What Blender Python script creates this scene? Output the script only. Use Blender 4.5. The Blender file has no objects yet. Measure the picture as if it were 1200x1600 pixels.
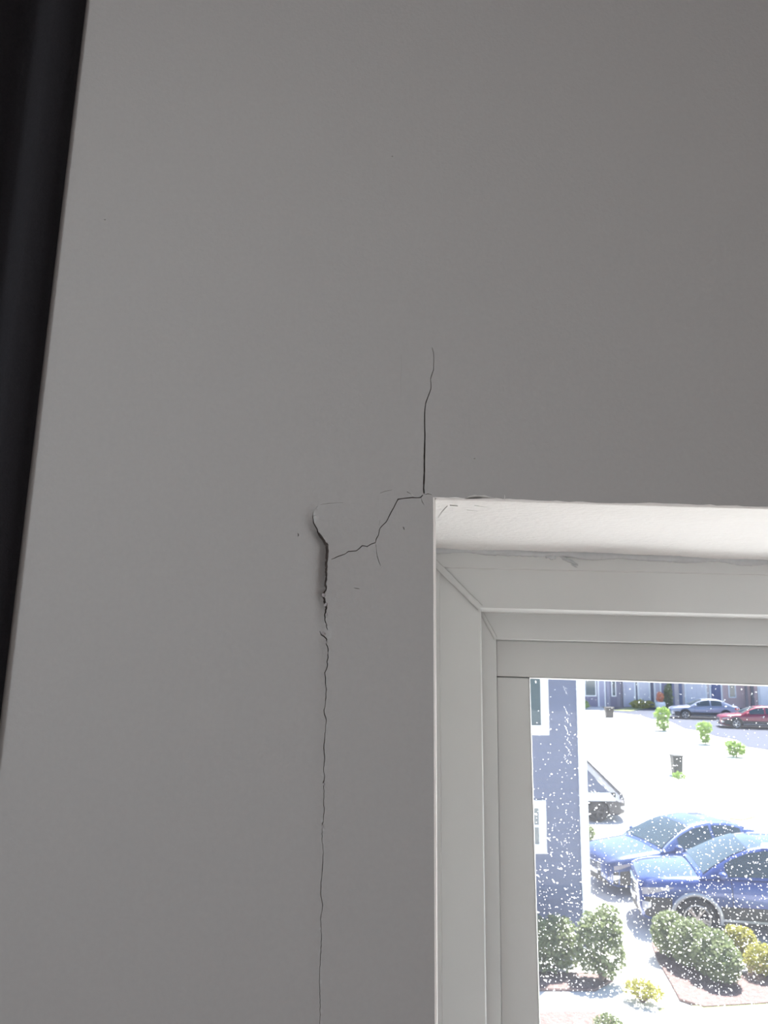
import bpy, bmesh, math, random
from mathutils import Vector, Matrix
from mathutils.geometry import delaunay_2d_cdt
random.seed(7)
SC = bpy.context.scene
COL = SC.collection

# ------------------------------------------------------------------ camera
F = 1200.0
PITCH = math.radians(9.23); ROLL = math.radians(0.6)
CAM = Vector((0, 0, 5.6))
fw = Vector((0, math.cos(PITCH), math.sin(PITCH)))
r0 = Vector((1, 0, 0)); u0 = Vector((0, -math.sin(PITCH), math.cos(PITCH)))
rt = r0 * math.cos(ROLL) + u0 * math.sin(ROLL)
up = -r0 * math.sin(ROLL) + u0 * math.cos(ROLL)
cd = bpy.data.cameras.new('camera'); cam = bpy.data.objects.new('camera', cd); COL.objects.link(cam)
cd.sensor_fit = 'HORIZONTAL'; cd.sensor_width = 36; cd.lens = 36 * F / 1200
cd.clip_start = 0.01; cd.clip_end = 500
cd.dof.use_dof = True; cd.dof.focus_distance = 0.56; cd.dof.aperture_fstop = 34
M = Matrix((rt, up, -fw)).transposed().to_4x4(); M.translation = CAM
cam.matrix_world = M
SC.camera = cam

# ------------------------------------------------------------------ world, sun, room light, exposure
w = bpy.data.worlds.new('sky'); SC.world = w; w.use_nodes = True
nt = w.node_tree; bg = nt.nodes['Background']
sky = nt.nodes.new('ShaderNodeTexSky'); sky.sky_type = 'NISHITA'; sky.sun_disc = False
SUN_DIR = Vector((0.27, 0.40, 0.9)).normalized()
sky.sun_elevation = math.asin(SUN_DIR.z); sky.sun_rotation = math.atan2(SUN_DIR.x, SUN_DIR.y)
nt.links.new(sky.outputs[0], bg.inputs[0]); bg.inputs[1].default_value = 0.32
sl = bpy.data.lights.new('sun', 'SUN'); sl.energy = 20.0; sl.angle = 0.009; sl.color = (1, 0.96, 0.9)
so = bpy.data.objects.new('sun', sl); COL.objects.link(so)
so.rotation_euler = SUN_DIR.to_track_quat('Z', 'Y').to_euler(); so.location = (20, 30, 40)

def area(name, loc, direction, sx, sy, energy, color):
    l = bpy.data.lights.new(name, 'AREA'); l.shape = 'RECTANGLE'; l.size = sx; l.size_y = sy
    l.energy = energy; l.color = color
    o = bpy.data.objects.new(name, l); COL.objects.link(o); o.location = loc
    o.rotation_euler = (-Vector(direction)).to_track_quat('Z', 'Y').to_euler()
    return o
# added fill lamps, set at two unseen windows (left wall, back wall)
area('fill_lamp_left', (-0.93, -0.3, 5.8), (1, 0, 0), 0.6, 0.6, 12.5, (0.98, 0.99, 1.0))
area('fill_lamp_back', (0.5, -3.28, 5.0), (0, 1, 0), 2.0, 1.7, 18.0, (1.0, 0.99, 0.985))

vs = SC.view_settings
vs.view_transform = 'Standard'; vs.look = 'None'; vs.gamma = 1; vs.use_curve_mapping = False; vs.exposure = 0.0

# ------------------------------------------------------------------ helpers
def ray(px, py):
    return fw + rt * ((px - 600) / F) - up * ((py - 800) / F)
def pt(px, py, Y):
    d = ray(px, py); return CAM + d * (Y / d.y)
def gp(px, py, z=0.0):
    d = ray(px, py); return CAM + d * ((z - CAM.z) / d.z)

MATS = {}
def mat(name, color, rough=0.6, metal=0.0, noise=None, bump=None, spec=0.5, coat=0.0, translucent=0.0, col2=None):
    """noise=(scale, amount) mottles the colour; bump=(scale, strength, distance)."""
    if name in MATS: return MATS[name]
    m = bpy.data.materials.new(name); m.use_nodes = True; MATS[name] = m
    n = m.node_tree.nodes; L = m.node_tree.links
    b = n['Principled BSDF']; out = n['Material Output']
    b.inputs['Base Color'].default_value = (*color, 1); b.inputs['Roughness'].default_value = rough
    b.inputs['Metallic'].default_value = metal; b.inputs['Specular IOR Level'].default_value = spec
    b.inputs['Coat Weight'].default_value = coat; b.inputs['Coat Roughness'].default_value = 0.04
    tc = n.new('ShaderNodeTexCoord')
    if noise:
        t = n.new('ShaderNodeTexNoise'); t.inputs['Scale'].default_value = noise[0]; t.inputs['Detail'].default_value = 5
        L.new(tc.outputs['Object'], t.inputs['Vector'])
        cr = n.new('ShaderNodeMixRGB'); L.new(t.outputs['Fac'], cr.inputs['Fac'])
        if col2 is None:
            a = noise[1]; c1 = [c * (1 - a) for c in color]; c2 = [min(1, c * (1 + a)) for c in color]
        else: c1, c2 = color, col2
        cr.inputs[1].default_value = (*c1, 1); cr.inputs[2].default_value = (*c2, 1)
        L.new(cr.outputs[0], b.inputs['Base Color'])
    if bump:
        t = n.new('ShaderNodeTexNoise'); t.inputs['Scale'].default_value = bump[0]; t.inputs['Detail'].default_value = 4
        L.new(tc.outputs['Object'], t.inputs['Vector'])
        bp = n.new('ShaderNodeBump'); bp.inputs['Strength'].default_value = bump[1]; bp.inputs['Distance'].default_value = bump[2]
        L.new(t.outputs['Fac'], bp.inputs['Height']); L.new(bp.outputs[0], b.inputs['Normal'])
    if translucent:
        tr = n.new('ShaderNodeBsdfTranslucent'); tr.inputs['Color'].default_value = (*[min(1, c * 1.4) for c in color], 1)
        mx = n.new('ShaderNodeMixShader'); mx.inputs[0].default_value = translucent
        L.new(b.outputs[0], mx.inputs[1]); L.new(tr.outputs[0], mx.inputs[2]); L.new(mx.outputs[0], out.inputs[0])
    return m

def link(name, me, m, parent=None, smooth=False):
    if m is not None: me.materials.append(m)
    o = bpy.data.objects.new(name, me); COL.objects.link(o)
    if parent is not None: o.parent = parent
    if smooth:
        for p in me.polygons: p.use_smooth = True
    return o
def mesh(name, verts, faces, m, parent=None, smooth=False):
    me = bpy.data.meshes.new(name); me.from_pydata([tuple(v) for v in verts], [], faces); me.update()
    return link(name, me, m, parent, smooth)
def obj(name, bm, m, parent=None, smooth=False, normals=True):
    if normals: bmesh.ops.recalc_face_normals(bm, faces=bm.faces)
    me = bpy.data.meshes.new(name); bm.to_mesh(me); bm.free()
    return link(name, me, m, parent, smooth)
def tag(o, label=None, cat=None, group=None, kind=None):
    if label: o['label'] = label
    if cat: o['category'] = cat
    if group: o['group'] = group
    if kind: o['kind'] = kind
    return o
def thing(name, label, cat, loc=(0, 0, 0), rz=0, group=None, kind=None):
    o = bpy.data.objects.new(name, None); COL.objects.link(o); o.location = loc; o.rotation_euler = (0, 0, rz)
    o.empty_display_size = 0.1
    return tag(o, label, cat, group, kind)
def box(bm, x0, x1, y0, y1, z0, z1, mtx=None):
    vs_ = [Vector((x, y, z)) for x in (x0, x1) for y in (y0, y1) for z in (z0, z1)]
    if mtx: vs_ = [mtx @ v for v in vs_]
    v = [bm.verts.new(p) for p in vs_]
    for f in ((0, 1, 3, 2), (4, 6, 7, 5), (0, 4, 5, 1), (2, 3, 7, 6), (0, 2, 6, 4), (1, 5, 7, 3)):
        bm.faces.new([v[i] for i in f])
def bevel(bm, r, seg=2):
    bmesh.ops.bevel(bm, geom=list(bm.edges), offset=r, segments=seg, affect='EDGES', profile=0.5, clamp_overlap=True)
def boxobj(name, a, b, m, parent=None, r=0.0):
    bm = bmesh.new(); box(bm, a[0], b[0], a[1], b[1], a[2], b[2])
    if r: bevel(bm, r)
    return obj(name, bm, m, parent)
def prism(bm, poly, d):
    """poly: list of Vectors (planar), extruded by vector d."""
    a = [bm.verts.new(p) for p in poly]; b = [bm.verts.new(p + d) for p in poly]
    n = len(poly); bm.faces.new(a); bm.faces.new(b[::-1])
    for i in range(n): bm.faces.new((a[i], b[i], b[(i + 1) % n], a[(i + 1) % n]))

# ------------------------------------------------------------------ materials
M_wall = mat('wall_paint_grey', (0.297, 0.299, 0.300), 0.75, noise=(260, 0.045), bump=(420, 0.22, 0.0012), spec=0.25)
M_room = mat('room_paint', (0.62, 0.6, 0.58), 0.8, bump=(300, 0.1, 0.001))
M_plaster = mat('raw_plaster', (0.30, 0.27, 0.26), 0.95, noise=(300, 0.3), bump=(500, 0.6, 0.001))
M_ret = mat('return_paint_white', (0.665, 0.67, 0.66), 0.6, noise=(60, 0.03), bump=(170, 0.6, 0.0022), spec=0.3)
M_vinyl = mat('window_vinyl_white', (0.61, 0.63, 0.625), 0.38, noise=(25, 0.02), spec=0.4)
M_caulk_shade = mat('caulk_shade_tint', (0.50, 0.53, 0.545), 0.6, noise=(160, 0.12), bump=(180, 0.4, 0.002))  # grey-blue tint carries the shade at the soffit joint
M_seam = mat('seam_grime', (0.48, 0.49, 0.48), 0.7)
M_curtain = mat('curtain_charcoal', (0.014, 0.014, 0.017), 0.9, noise=(700, 0.35), bump=(900, 0.3, 0.0008), spec=0.15)
M_floor = mat('floor_wood', (0.55, 0.26, 0.20), 0.45, noise=(12, 0.2))

# ------------------------------------------------------------------ room shell
RX0, RX1, RY0, RY1, RZ0, RZ1 = -0.8, 2.6, -3.2, 0.5, 3.6, 6.2
WT = 0.30                                   # thickness of the outer walls
tag(boxobj('floor', (RX0 - .14, RY0 - .12, RZ0 - .15), (RX1 + .12, RY1 + WT, RZ0), M_floor), 'reddish wooden floor of the room', 'floor', kind='structure')
tag(boxobj('ceiling', (RX0 - .14, RY0 - .12, RZ1), (RX1 + .12, RY1 + WT, RZ1 + .15), M_room), 'pale painted ceiling of the room', 'ceiling', kind='structure')
tag(boxobj('wall_right', (RX1, RY0, RZ0), (RX1 + .12, RY1, RZ1), M_room), 'pale painted side wall away from the curtain', 'wall', kind='structure')
bm = bmesh.new()                            # left wall with a hole for the added window
y0, y1, z0, z1 = -0.6, 0.0, 5.5, 6.1
box(bm, RX0 - .12, RX0, RY0, y0, RZ0, RZ1); box(bm, RX0 - .12, RX0, y1, RY1, RZ0, RZ1)
box(bm, RX0 - .12, RX0, y0, y1, RZ0, z0); box(bm, RX0 - .12, RX0, y0, y1, z1, RZ1)
tag(obj('wall_left', bm, M_room), 'pale painted side wall with added small square window', 'wall', kind='structure')
bm = bmesh.new()                            # back wall with a hole for the added window
x0, x1, z0, z1 = -0.55, 1.55, 4.1, 5.9
box(bm, RX0 - .12, x0, RY0 - .12, RY0, RZ0, RZ1); box(bm, x1, RX1 + .12, RY0 - .12, RY0, RZ0, RZ1)
box(bm, x0, x1, RY0 - .12, RY0, RZ0, z0); box(bm, x0, x1, RY0 - .12, RY0, z1, RZ1)
tag(obj('wall_back', bm, M_room), 'pale painted wall behind the viewer with added wide window', 'wall', kind='structure')

# ------------------------------------------------------------------ cracked window wall
WY = 0.5
U = 2400.0                                   # plane units per metre: about one photo pixel at the wall
def w2(px, py):
    p = pt(px, py, WY); return (p.x * U, p.z * U)
def line_dir(a, b, Y):
    return (pt(*b, Y) - pt(*a, Y)).normalized()
TL = pt(681, 781, WY)
HD = line_dir((681, 781), (1200, 796), WY); JD = line_dir((681, 781), (684, 1600), WY)
OW, OH = 1.15, 1.34
RB = 0.0018                                  # radius of the rounded plaster arris

main = [(497,790,.5),(490,799,.8),(489,804,1.2),(490,817,1.8),(496,830,3),(502,839,4),(506.5,846,5),(510.7,852,5.5),(511.2,860,5.5),(510.7,868,5.5),(509.3,880,5),
        (510.8,886,4.5),(508.8,893,4.6),(509.4,901,4.4),(508.2,911,3.8),(509.6,919,3.2),(507.5,924,3.6),(504.5,929,4.6),(507,936,3.6),(508.2,943,4.6),(510,950,3.6),(509,956,3),
        (507,960,2.4),(508,970,1.8),(510,977,1.6),(512,984,1.0)]
main2 = [(499.5,986,.7),(502,992,1.6),(507,995,2),(510.5,999,2.2),(509.5,1006,1.5),(511.6,1010,1.8),(512.8,1015,1.9),(511.8,1022,1.7),(512.6,1028,1.7),(510.6,1034,1.5),(511.6,1041,1.7),(509,1048,1.4),
         (507.2,1051,1.6),(510,1077,1.7),(509.4,1090,1.3),(508,1104,1.0),(506,1110,1.5),(507.2,1117,1.6),(510,1126,1.1),(508.6,1140,.9),(506,1166,1.5),(507,1189,1.3),(505.6,1206,1),(507,1215,1.1),
         (504.6,1224,1.5),(506.4,1236,1.1),(505.4,1251,1),(506.6,1266,1.2),(505.4,1280,1.0),(503.4,1290,.8),(503,1313,1),(505,1330,.8),(504.6,1348,1.2),(502.4,1372,.8),(501,1395,1.3),(504,1416,1.3),
         (503,1424,.8),(500.6,1437,.8),(502.6,1461,.9),(500.8,1495,1),(499.4,1520,.7),(499.6,1542,1),(500.4,1570,.8),(500,1602,.8),(501,1680,.7),(500,1750,.4)]
branch = [(518,874,.8),(523,872.5,1.2),(527.5,870,1.5),(533,868,1.3),(538,866.5,.9),(541,864.8,.8),(544,862,1.4),(550,861.4,1.4),(556.7,861,1.3),(561,857.5,1.4),(566,852.7,1.6),(570,853.2,1.3),(574,854,1.4),(577,852,1.1),(581,849.7,1.1),(587,848.0,1.1),
          (587.7,842.7,1.2),(591.7,835.7,1.2),(593.3,826,1.1),(598,820.5,1.2),(603.3,815.8,1.3),(607,808.5,1.2),(611.5,799.5,1.5),(616.5,790.5,1.3),(622,780,1.9),(632,778.6,1.3),(645,777.3,1.7),(651,778,1.3),(657.4,777.2,1.6),(660.6,773.4,1.5)]
vert = [(662.6,771.2,2.2),(661.9,763,2.5),(662.2,754,2.6),(663,735,2.6),(663,717,2.6),(663.4,698,2.3),(663.9,679,2.2),(663.3,660,1.8),(663.5,642,1.6),(665.3,629,1.3),(669,619,1.15),(672.6,610,1.1),(673.8,606,1.0),(672.6,593,.95),
        (674.4,586,.95),(677.5,578,.95),(677.9,566,.8),(677.5,552,.75),(675,543,.5)]
faint = [[(658.4,779,.5),(659.6,784,.9),(662.6,789,.4)], [(664.6,772.6,.5),(669,771.4,1.1),(674.4,773,.5)], [(636,768.4,1.0),(640,770.6,.55),(645,774,.4)],
         [(594,770.5,.3),(603,767.2,.55),(612.6,765.7,.3)], [(587.5,851,.4),(589,868,.8),(591.6,876,.6),(594.4,884,.3)], [(501,788.6,.4),(512,786.6,.55),(526,785.8,.4),(536,785.4,.2)],
         [(627,552,.1),(627.6,566,.16),(626.4,604,.16),(627,626,.1)], [(594,812,.3),(592.2,821,.5)], [(465.6,833,.7),(466.4,836.4,1.6),(465.6,838.4,.6)], [(629.6,823,.7),(631,825.4,1.4),(631.6,828,.5)],
         [(740.6,716,.9),(741.6,716.6,1.3),(742.6,716,.8)], [(162.6,343,.6),(164,343.6,1.2),(165,343,.5)], [(553,918.4,.3),(558,919.6,1.0),(562,920.2,.3)], [(612,244,.6),(613,244.6,1.1),(614,244,.5)]]
def ribbon(c, jit=0.0, step=4.0):
    """closed outline around a crack's centre line, with ragged edges (pixel space)"""
    L_, R_ = [], []
    fine = []
    for (a, b) in zip(c[:-1], c[1:]):
        n = max(1, int(math.hypot(b[0]-a[0], b[1]-a[1]) / step))
        for k in range(n):
            t = k / n; fine.append([a[i] + (b[i]-a[i]) * t for i in range(3)])
            if k: fine[-1][0] += random.uniform(-jit, jit); fine[-1][2] *= random.uniform(.75, 1.2)
    fine.append(list(c[-1]))
    for i, q in enumerate(fine):
        p0 = fine[max(0, i-1)]; p1 = fine[min(len(fine)-1, i+1)]
        tx, ty = p1[0]-p0[0], p1[1]-p0[1]; l = math.hypot(tx, ty) or 1
        nx, ny = -ty/l, tx/l; h = q[2] / 2
        L_.append((q[0]+nx*h, q[1]+ny*h)); R_.append((q[0]-nx*h, q[1]-ny*h))
    return L_ + R_[::-1]
outlines_px = [ribbon(main, 1.0, 2.4), ribbon(main2, .6, 3.2), ribbon(branch, .35), ribbon(vert, .12)] + [ribbon(f) for f in faint]
outlines = [[w2(*p) for p in o] for o in outlines_px]

def inside(p, poly):
    x, y = p; c = False; j = len(poly) - 1
    for i in range(len(poly)):
        xi, yi = poly[i]; xj, yj = poly[j]
        if (yi > y) != (yj > y) and x < (xj-xi)*(y-yi)/(yj-yi) + xi: c = not c
        j = i
    return c
# opening outline: the paint edge runs just outside the rounded arris, a little ragged along the head
open_pts = []
nh = 260
for i in range(nh + 1):
    t = i / nh
    p = TL + HD * (OW * t) - JD * RB
    j = (random.uniform(-.9, .9) + 1.2 * math.sin(i * .21) * math.sin(i * .067)) / U if 2 < i < nh - 2 else 0
    open_pts.append((p.x, p.z + j))
open_pts[0] = ((TL - HD * RB - JD * RB).x, (TL - HD * RB - JD * RB).z)
TRp = TL + HD * OW; BLp = TL + JD * OH; BRp = TL + HD * OW + JD * OH
open_pts[-1] = ((TRp + HD * RB - JD * RB).x, (TRp + HD * RB - JD * RB).z)
open_pts.append(((BRp + HD * RB + JD * RB).x, (BRp + HD * RB + JD * RB).z))
open_pts.append(((BLp - HD * RB + JD * RB).x, (BLp - HD * RB + JD * RB).z))
for i in range(1, 160):
    t = 1 - i / 160
    p = TL + JD * (OH * t) - HD * RB
    open_pts.append((p.x + random.uniform(-.25, .25) / U, p.z))
open2 = [(x * U, z * U) for x, z in open_pts]
P2, E2 = [], []
def loop(pts):
    b = len(P2); P2.extend(pts); n = len(pts)
    E2.extend([(b + i, b + (i + 1) % n) for i in range(n)])
loop([(RX0 * U, RZ0 * U), (RX1 * U, RZ0 * U), (RX1 * U, RZ1 * U), (RX0 * U, RZ1 * U)])
loop(open2)
for o in outlines: loop(o)
def near(px, py):
    best = 1e9
    for c in (main, main2, branch, vert):
        for q in c:
            best = min(best, abs(px-q[0]) + abs(py-q[1]))
    return best
for gx in range(-60, 1280, 60):
    for gy in range(-60, 1700, 60):
        q = w2(gx + random.uniform(-9, 9), gy + random.uniform(-9, 9))
        if not inside(q, open2): P2.append(q)
for gx in range(440, 676, 5):
    for gy in range(536, 1620, 5):
        d = near(gx, gy)
        if d < 26 or (d < 90 and gx % 10 == 0 and gy % 10 == 6):
            P2.append(w2(gx + random.uniform(-1.4, 1.4), gy + random.uniform(-1.4, 1.4)))
rv, re_, rf, ov, oe, of = delaunay_2d_cdt([Vector(p) for p in P2], E2, [], 0, 1e-3)
boxes = [(min(p[0] for p in o), max(p[0] for p in o), min(p[1] for p in o), max(p[1] for p in o), o) for o in outlines]
keep = []
for f in rf:
    cx = sum(rv[i].x for i in f) / 3; cz = sum(rv[i].y for i in f) / 3
    if inside((cx, cz), open2): continue
    if any(a <= cx <= b and c <= cz <= d and inside((cx, cz), o) for a, b, c, d, o in boxes): continue
    keep.append(f)
# relief: the plaster left of the wide crack has sunk, the piece right of it has lifted
def interp(tab, y):
    if y <= tab[0][0]: return tab[0][1]
    for (a, va), (b, vb) in zip(tab[:-1], tab[1:]):
        if y <= b: return va + (vb - va) * (y - a) / (b - a)
    return tab[-1][1]
cx_tab = sorted([(q[1], q[0]) for q in main + main2[3:]])
amp = [(780, 0), (797, .6), (815, 1.6), (840, 3.2), (870, 3.8), (910, 3.2), (935, 2.2), (960, 1.3), (985, .5), (1000, .9), (1020, .7), (1060, .5), (1130, .35), (1300, .28), (1620, .2)]
def to_px(x, z):
    d = Vector((x, WY, z)) - CAM
    k = d.dot(fw); return 600 + F * d.dot(rt) / k, 800 - F * d.dot(up) / k
def relief(x, z):
    px, py = to_px(x, z)
    if not (380 < px < 700 and 500 < py < 1640): return 0.0
    A = interp(amp, py) * 0.001
    dx = px - interp(cx_tab, py); d = 0.0
    if dx <= 0: d += A * 1.5 * math.exp(-(dx / 8.5) ** 2) - A * .10 * math.exp(-((dx + 30) / 16.0) ** 2)
    else: d -= A * 0.55 * math.exp(-dx / 45.0)
    for (c, a) in ((vert, .0004),):
        if 540 < py < 772:
            xc = interp(sorted((q[1], q[0]) for q in c), py)
            d += (a if px > xc else -a) * math.exp(-abs(px - xc) / 14.0) * min(1, (py - 540) / 120)
    return d
Vx = [Vector((v.x / U, WY, v.y / U)) for v in rv]
for v in Vx: v.y += relief(v.x, v.z)
used = {}
verts, faces = [], []
for f in keep:
    ff = []
    for i in f:
        if i not in used: used[i] = len(verts); verts.append(Vx[i])
        ff.append(used[i])
    faces.append(ff)
bm = bmesh.new()
bvs = [bm.verts.new(v) for v in verts]
for f in faces:
    try: bm.faces.new([bvs[i] for i in f])
    except ValueError: pass
for f in bm.faces:
    f.normal_update()
    if f.normal.y > 0: f.normal_flip()
for f in bm.faces: f.smooth = True
# crack walls: every boundary edge along a crack goes 9 mm back into the wall
ce = []
for e in bm.edges:
    if e.is_boundary:
        m_ = (e.verts[0].co + e.verts[1].co) / 2
        q = (m_.x * U, m_.z * U)
        px, py = to_px(m_.x, m_.z)
        if 100 < px < 745 and 200 < py < 1760 and not (px > 676 and py > 770): ce.append(e)
for e in ce:
    a, b = e.verts
    a2 = bm.verts.new(a.co); b2 = bm.verts.new(b.co)     # own vertices: the rim stays sharp
    c = bm.verts.new(a.co + Vector((0, .009, 0))); d = bm.verts.new(b.co + Vector((0, .009, 0)))
    f = bm.faces.new((a2, b2, d, c)); f.material_index = 1
# body of the wall behind the skin (thickness), with the window hole
hx0, hx1 = (TL.x - .004, TRp.x + .01); hz1, hz0 = TL.z + .012, min(BLp.z, BRp.z) - .012
me_wall = bpy.data.meshes.new('wall_front'); bm.to_mesh(me_wall); bm.free()
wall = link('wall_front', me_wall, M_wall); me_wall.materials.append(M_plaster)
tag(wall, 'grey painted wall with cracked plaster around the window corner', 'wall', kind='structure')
M_ext = mat('house_siding_outside', (0.33, 0.36, 0.46), 0.7)
bm = bmesh.new()
by0, by1 = WY + .0095, WY + WT
box(bm, RX0 - .12, hx0, by0, by1, RZ0, RZ1); box(bm, hx1, RX1 + .12, by0, by1, RZ0, RZ1)
box(bm, hx0, hx1, by0, by1, RZ0, hz0); box(bm, hx0, hx1, by0, by1, hz1 + .02, RZ1)
obj('wall_core', bm, M_plaster, wall)
boxobj('outer_siding', (RX0 - .12, by1, 0.0), (hx0 - .0, by1 + .02, RZ1 + .2), M_ext, wall)
boxobj('outer_siding', (hx1, by1, 0.0), (RX1 + .12, by1 + .02, RZ1 + .2), M_ext, wall)
boxobj('outer_siding', (hx0, by1, 0.0), (hx1, by1 + .02, hz0), M_ext, wall)
boxobj('outer_siding', (hx0, by1, hz1 + .02), (hx1, by1 + .02, RZ1 + .2), M_ext, wall)

# paint flakes curling off along the wide crack
M_flake = mat('paint_flake', (0.23, 0.22, 0.23), 0.75, bump=(420, 0.3, 0.001))
for (px, py, w_, h_, rot, tilt) in ((505.5, 930, 5, 6, .5, .7), (508.6, 945, 4.5, 6.5, -.5, .6), (504, 989.5, 6.5, 4, -.6, .4), (509.3, 1003, 3, 4.5, .3, .6),
                                    (510.6, 960, 2.6, 5, .2, .6), (511.5, 1020, 2.2, 5, .1, .5), (504.3, 1291, 3.2, 5, .5, .8), (506.6, 901, 2.6, 4.6, -.3, .7), (505.6, 1225, 2.6, 3.6, .4, .5)):
    q = pt(px, py, WY); k = 1 / U
    shp = [(-.5, -.35), (.05, -.55), (.5, -.1), (.3, .45), (-.15, .55), (-.4, .2)]
    bm = bmesh.new()
    poly = [Vector((x * w_ * k * math.cos(rot) - z * h_ * k * math.sin(rot), (x + .5) * w_ * k * math.sin(tilt) * -.3, x * w_ * k * math.sin(rot) + z * h_ * k * math.cos(rot))) for x, z in shp]
    prism(bm, [p + q + Vector((0, relief(q.x + .0006, q.z) - .0003, 0)) for p in poly], Vector((0, .00035, 0)))
    obj('paint_flake', bm, M_flake, wall)

# thin lighter paint smears on the wall above the window head
M_smear = mat('paint_smear', (0.50, 0.50, 0.49), 0.7)
for c in ([(726, 779.5, .4), (733, 776, .9), (742, 774, 1.1), (750, 775, .8), (757, 774.4, 1.0), (766, 777, .9), (776, 779.6, .4)], [(788.4, 773.6, .5), (788.8, 777, 1.0), (788, 781.5, .6)], [(694, 777.4, .4), (706, 778.6, .9), (722, 779.8, .4)], [(640, 769.8, .2), (644, 773.4, .5), (648, 775.4, .2)]):
    o_ = ribbon(c); bm = bmesh.new(); prism(bm, [pt(x, y, WY - .0002) for x, y in o_], Vector((0, -.0003, 0)))
    bmesh.ops.triangulate(bm, faces=bm.faces); obj('paint_smear', bm, M_smear, wall)

# ------------------------------------------------------------------ window returns and rounded arris
FY = 0.72                                    # front of the window frame
fTL = pt(645, 850, FY)                       # soffit meets the frame face
fHD = line_dir((680, 852), (1200, 871), FY)
bm = bmesh.new()
NS = 9
rows_n = len(open_pts)
def arris(i):
    x, z = open_pts[i]
    return Vector((x, WY, z))
# head: quarter round from the wall plane to the soffit, then the soffit running back to the frame
NHs = nh
grid = []
for i in range(NHs + 1):
    a = arris(i)
    t = i / NHs
    base = TL + HD * (OW * t)
    back = fTL + fHD * (OW * t + (TL.x - fTL.x)) ; back = Vector((base.x, FY, (fTL + fHD * ((base.x - fTL.x) / fHD.x)).z))
    row = [a]
    rr = a.z - base.z
    for k in range(1, 6):
        th = math.pi / 2 * k / 5
        row.append(Vector((a.x + (base.x - a.x) * (1 if k else 0), WY + RB * (1 - math.cos(th)), a.z - rr * math.sin(th))))
    for k in range(1, 25):
        s = k / 24
        y = WY + RB + (FY + .004 - WY - RB) * s
        z = base.z + (back.z - base.z) * s
        z += .0016 * math.sin(s * 5.0 + 1) * math.sin(base.x * 23) * s
        z -= .006 * max(0, (s - .86) / .14) ** 2          # caulk curve into the frame
        row.append(Vector((base.x, y, z)))
    grid.append(row)
def grid_mesh(name, grid, m, parent, smooth=True, flip=False):
    vs_, fs_ = [], []
    nc = len(grid[0])
    for r in grid: vs_ += r
    for i in range(len(grid) - 1):
        for k in range(nc - 1):
            f = (i*nc+k, i*nc+k+1, (i+1)*nc+k+1, (i+1)*nc+k)
            fs_.append(f[::-1] if flip else f)
    return mesh(name, vs_, fs_, m, parent, smooth)
grid_mesh('window_soffit', grid, M_ret, wall)
# dried paint wrinkles in the corner of the soffit
for (a, b, w_) in (((684.5, 808), (690, 800), .0004), ((690, 800), (699, 790), .0003), ((703, 789), (715, 789.8), .0003), ((730, 796), (746, 797), .0004), ((742, 789), (768, 792.6), .0004), ((724, 825), (727, 821), .0006), ((760, 812), (763, 814), .0008)):
    p = gp(*a, TL.z - .0004); q = gp(*b, TL.z - .0004); d = (q - p).normalized(); sd_ = d.cross(Vector((0, 0, 1))) * w_
    bm = bmesh.new(); prism(bm, [p - sd_, q - sd_ * .4, q + sd_ * .4, p + sd_], Vector((0, 0, -.0006))); obj('paint_wrinkle', bm, M_seam, wall)
M_bead = mat('corner_bead_gloss_white', (.86, .86, .85), .28, spec=.6)
# jambs and sill returns
def side_return(name, pa, pb, inward, outward, n=60):
    g = []
    for i in range(n + 1):
        t = i / n; b = pa + (pb - pa) * t
        row = []
        for k in range(0, 6):
            th = math.pi / 2 * k / 5
            row.append(b + outward * RB * (1 - math.sin(th)) + Vector((0, RB * (1 - math.cos(th)), 0)))
        g.append(row)
    grid_mesh('corner_bead', g, M_bead, wall)
    g2 = [[r[-1], r[-1] + Vector((0, FY + .03 - WY - RB, 0))] for r in g]
    return grid_mesh(name, g2, M_ret, wall)
side_return('window_jamb', TL - JD * RB, BLp, HD, -HD)
side_return('window_jamb', TRp, BRp, -HD, HD)
side_return('window_stool', BLp, BRp, -JD, JD)

# ------------------------------------------------------------------ window_1: mitred frame, stop, sash, pane
win = thing('window_1', 'white vinyl window with rain-speckled glass in a deep plaster reveal', 'window', (0, 0, 0), kind='structure')
GW, GH = 0.0, 0.0
def ring(tl_px, head_px, jamb_px, Y, W, H):
    a = pt(*tl_px, Y); h = line_dir(tl_px, head_px, Y); j = line_dir(tl_px, jamb_px, Y)
    return [a, a + h * W, a + h * W + j * H, a + j * H]
# outlines (TL, TR, BR, BL) of each step, outside to inside
FW_, FH_ = 1.20, 1.38
def mk(tlx, tly, hy, jx, Y, inset):
    return ring((tlx, tly), (1200, hy), (jx, 1600), Y, FW_ - 2 * inset, FH_ - 2 * inset)
m_px = FY / F                                 # metres per photo pixel at the frame
R0 = mk(642, 843, 863, 648, FY, 0)
R1 = mk(686, 886, 897.5, 690, FY, 40 * m_px)
R1b = mk(687.5, 887.5, 899, 691.5, FY + .0015, 41 * m_px)
R2 = mk(750, 949.5, 960.5, 758.5, FY + .0015, 104 * m_px)
R3 = mk(752.2, 957, 967.5, 760.6, FY + .034, 108 * m_px)
R4 = mk(774.6, 998, 1007.5, 782.8, FY + .034, 131 * m_px)
R4b = mk(775.2, 1000, 1009.5, 783.2, FY + .060, 132 * m_px)
R5 = mk(827, 1058.5, 1070.5, 842.8, FY + .060, 186 * m_px)
R6 = mk(828.5, 1060.5, 1072.5, 844.2, FY + .074, 188 * m_px)
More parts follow.
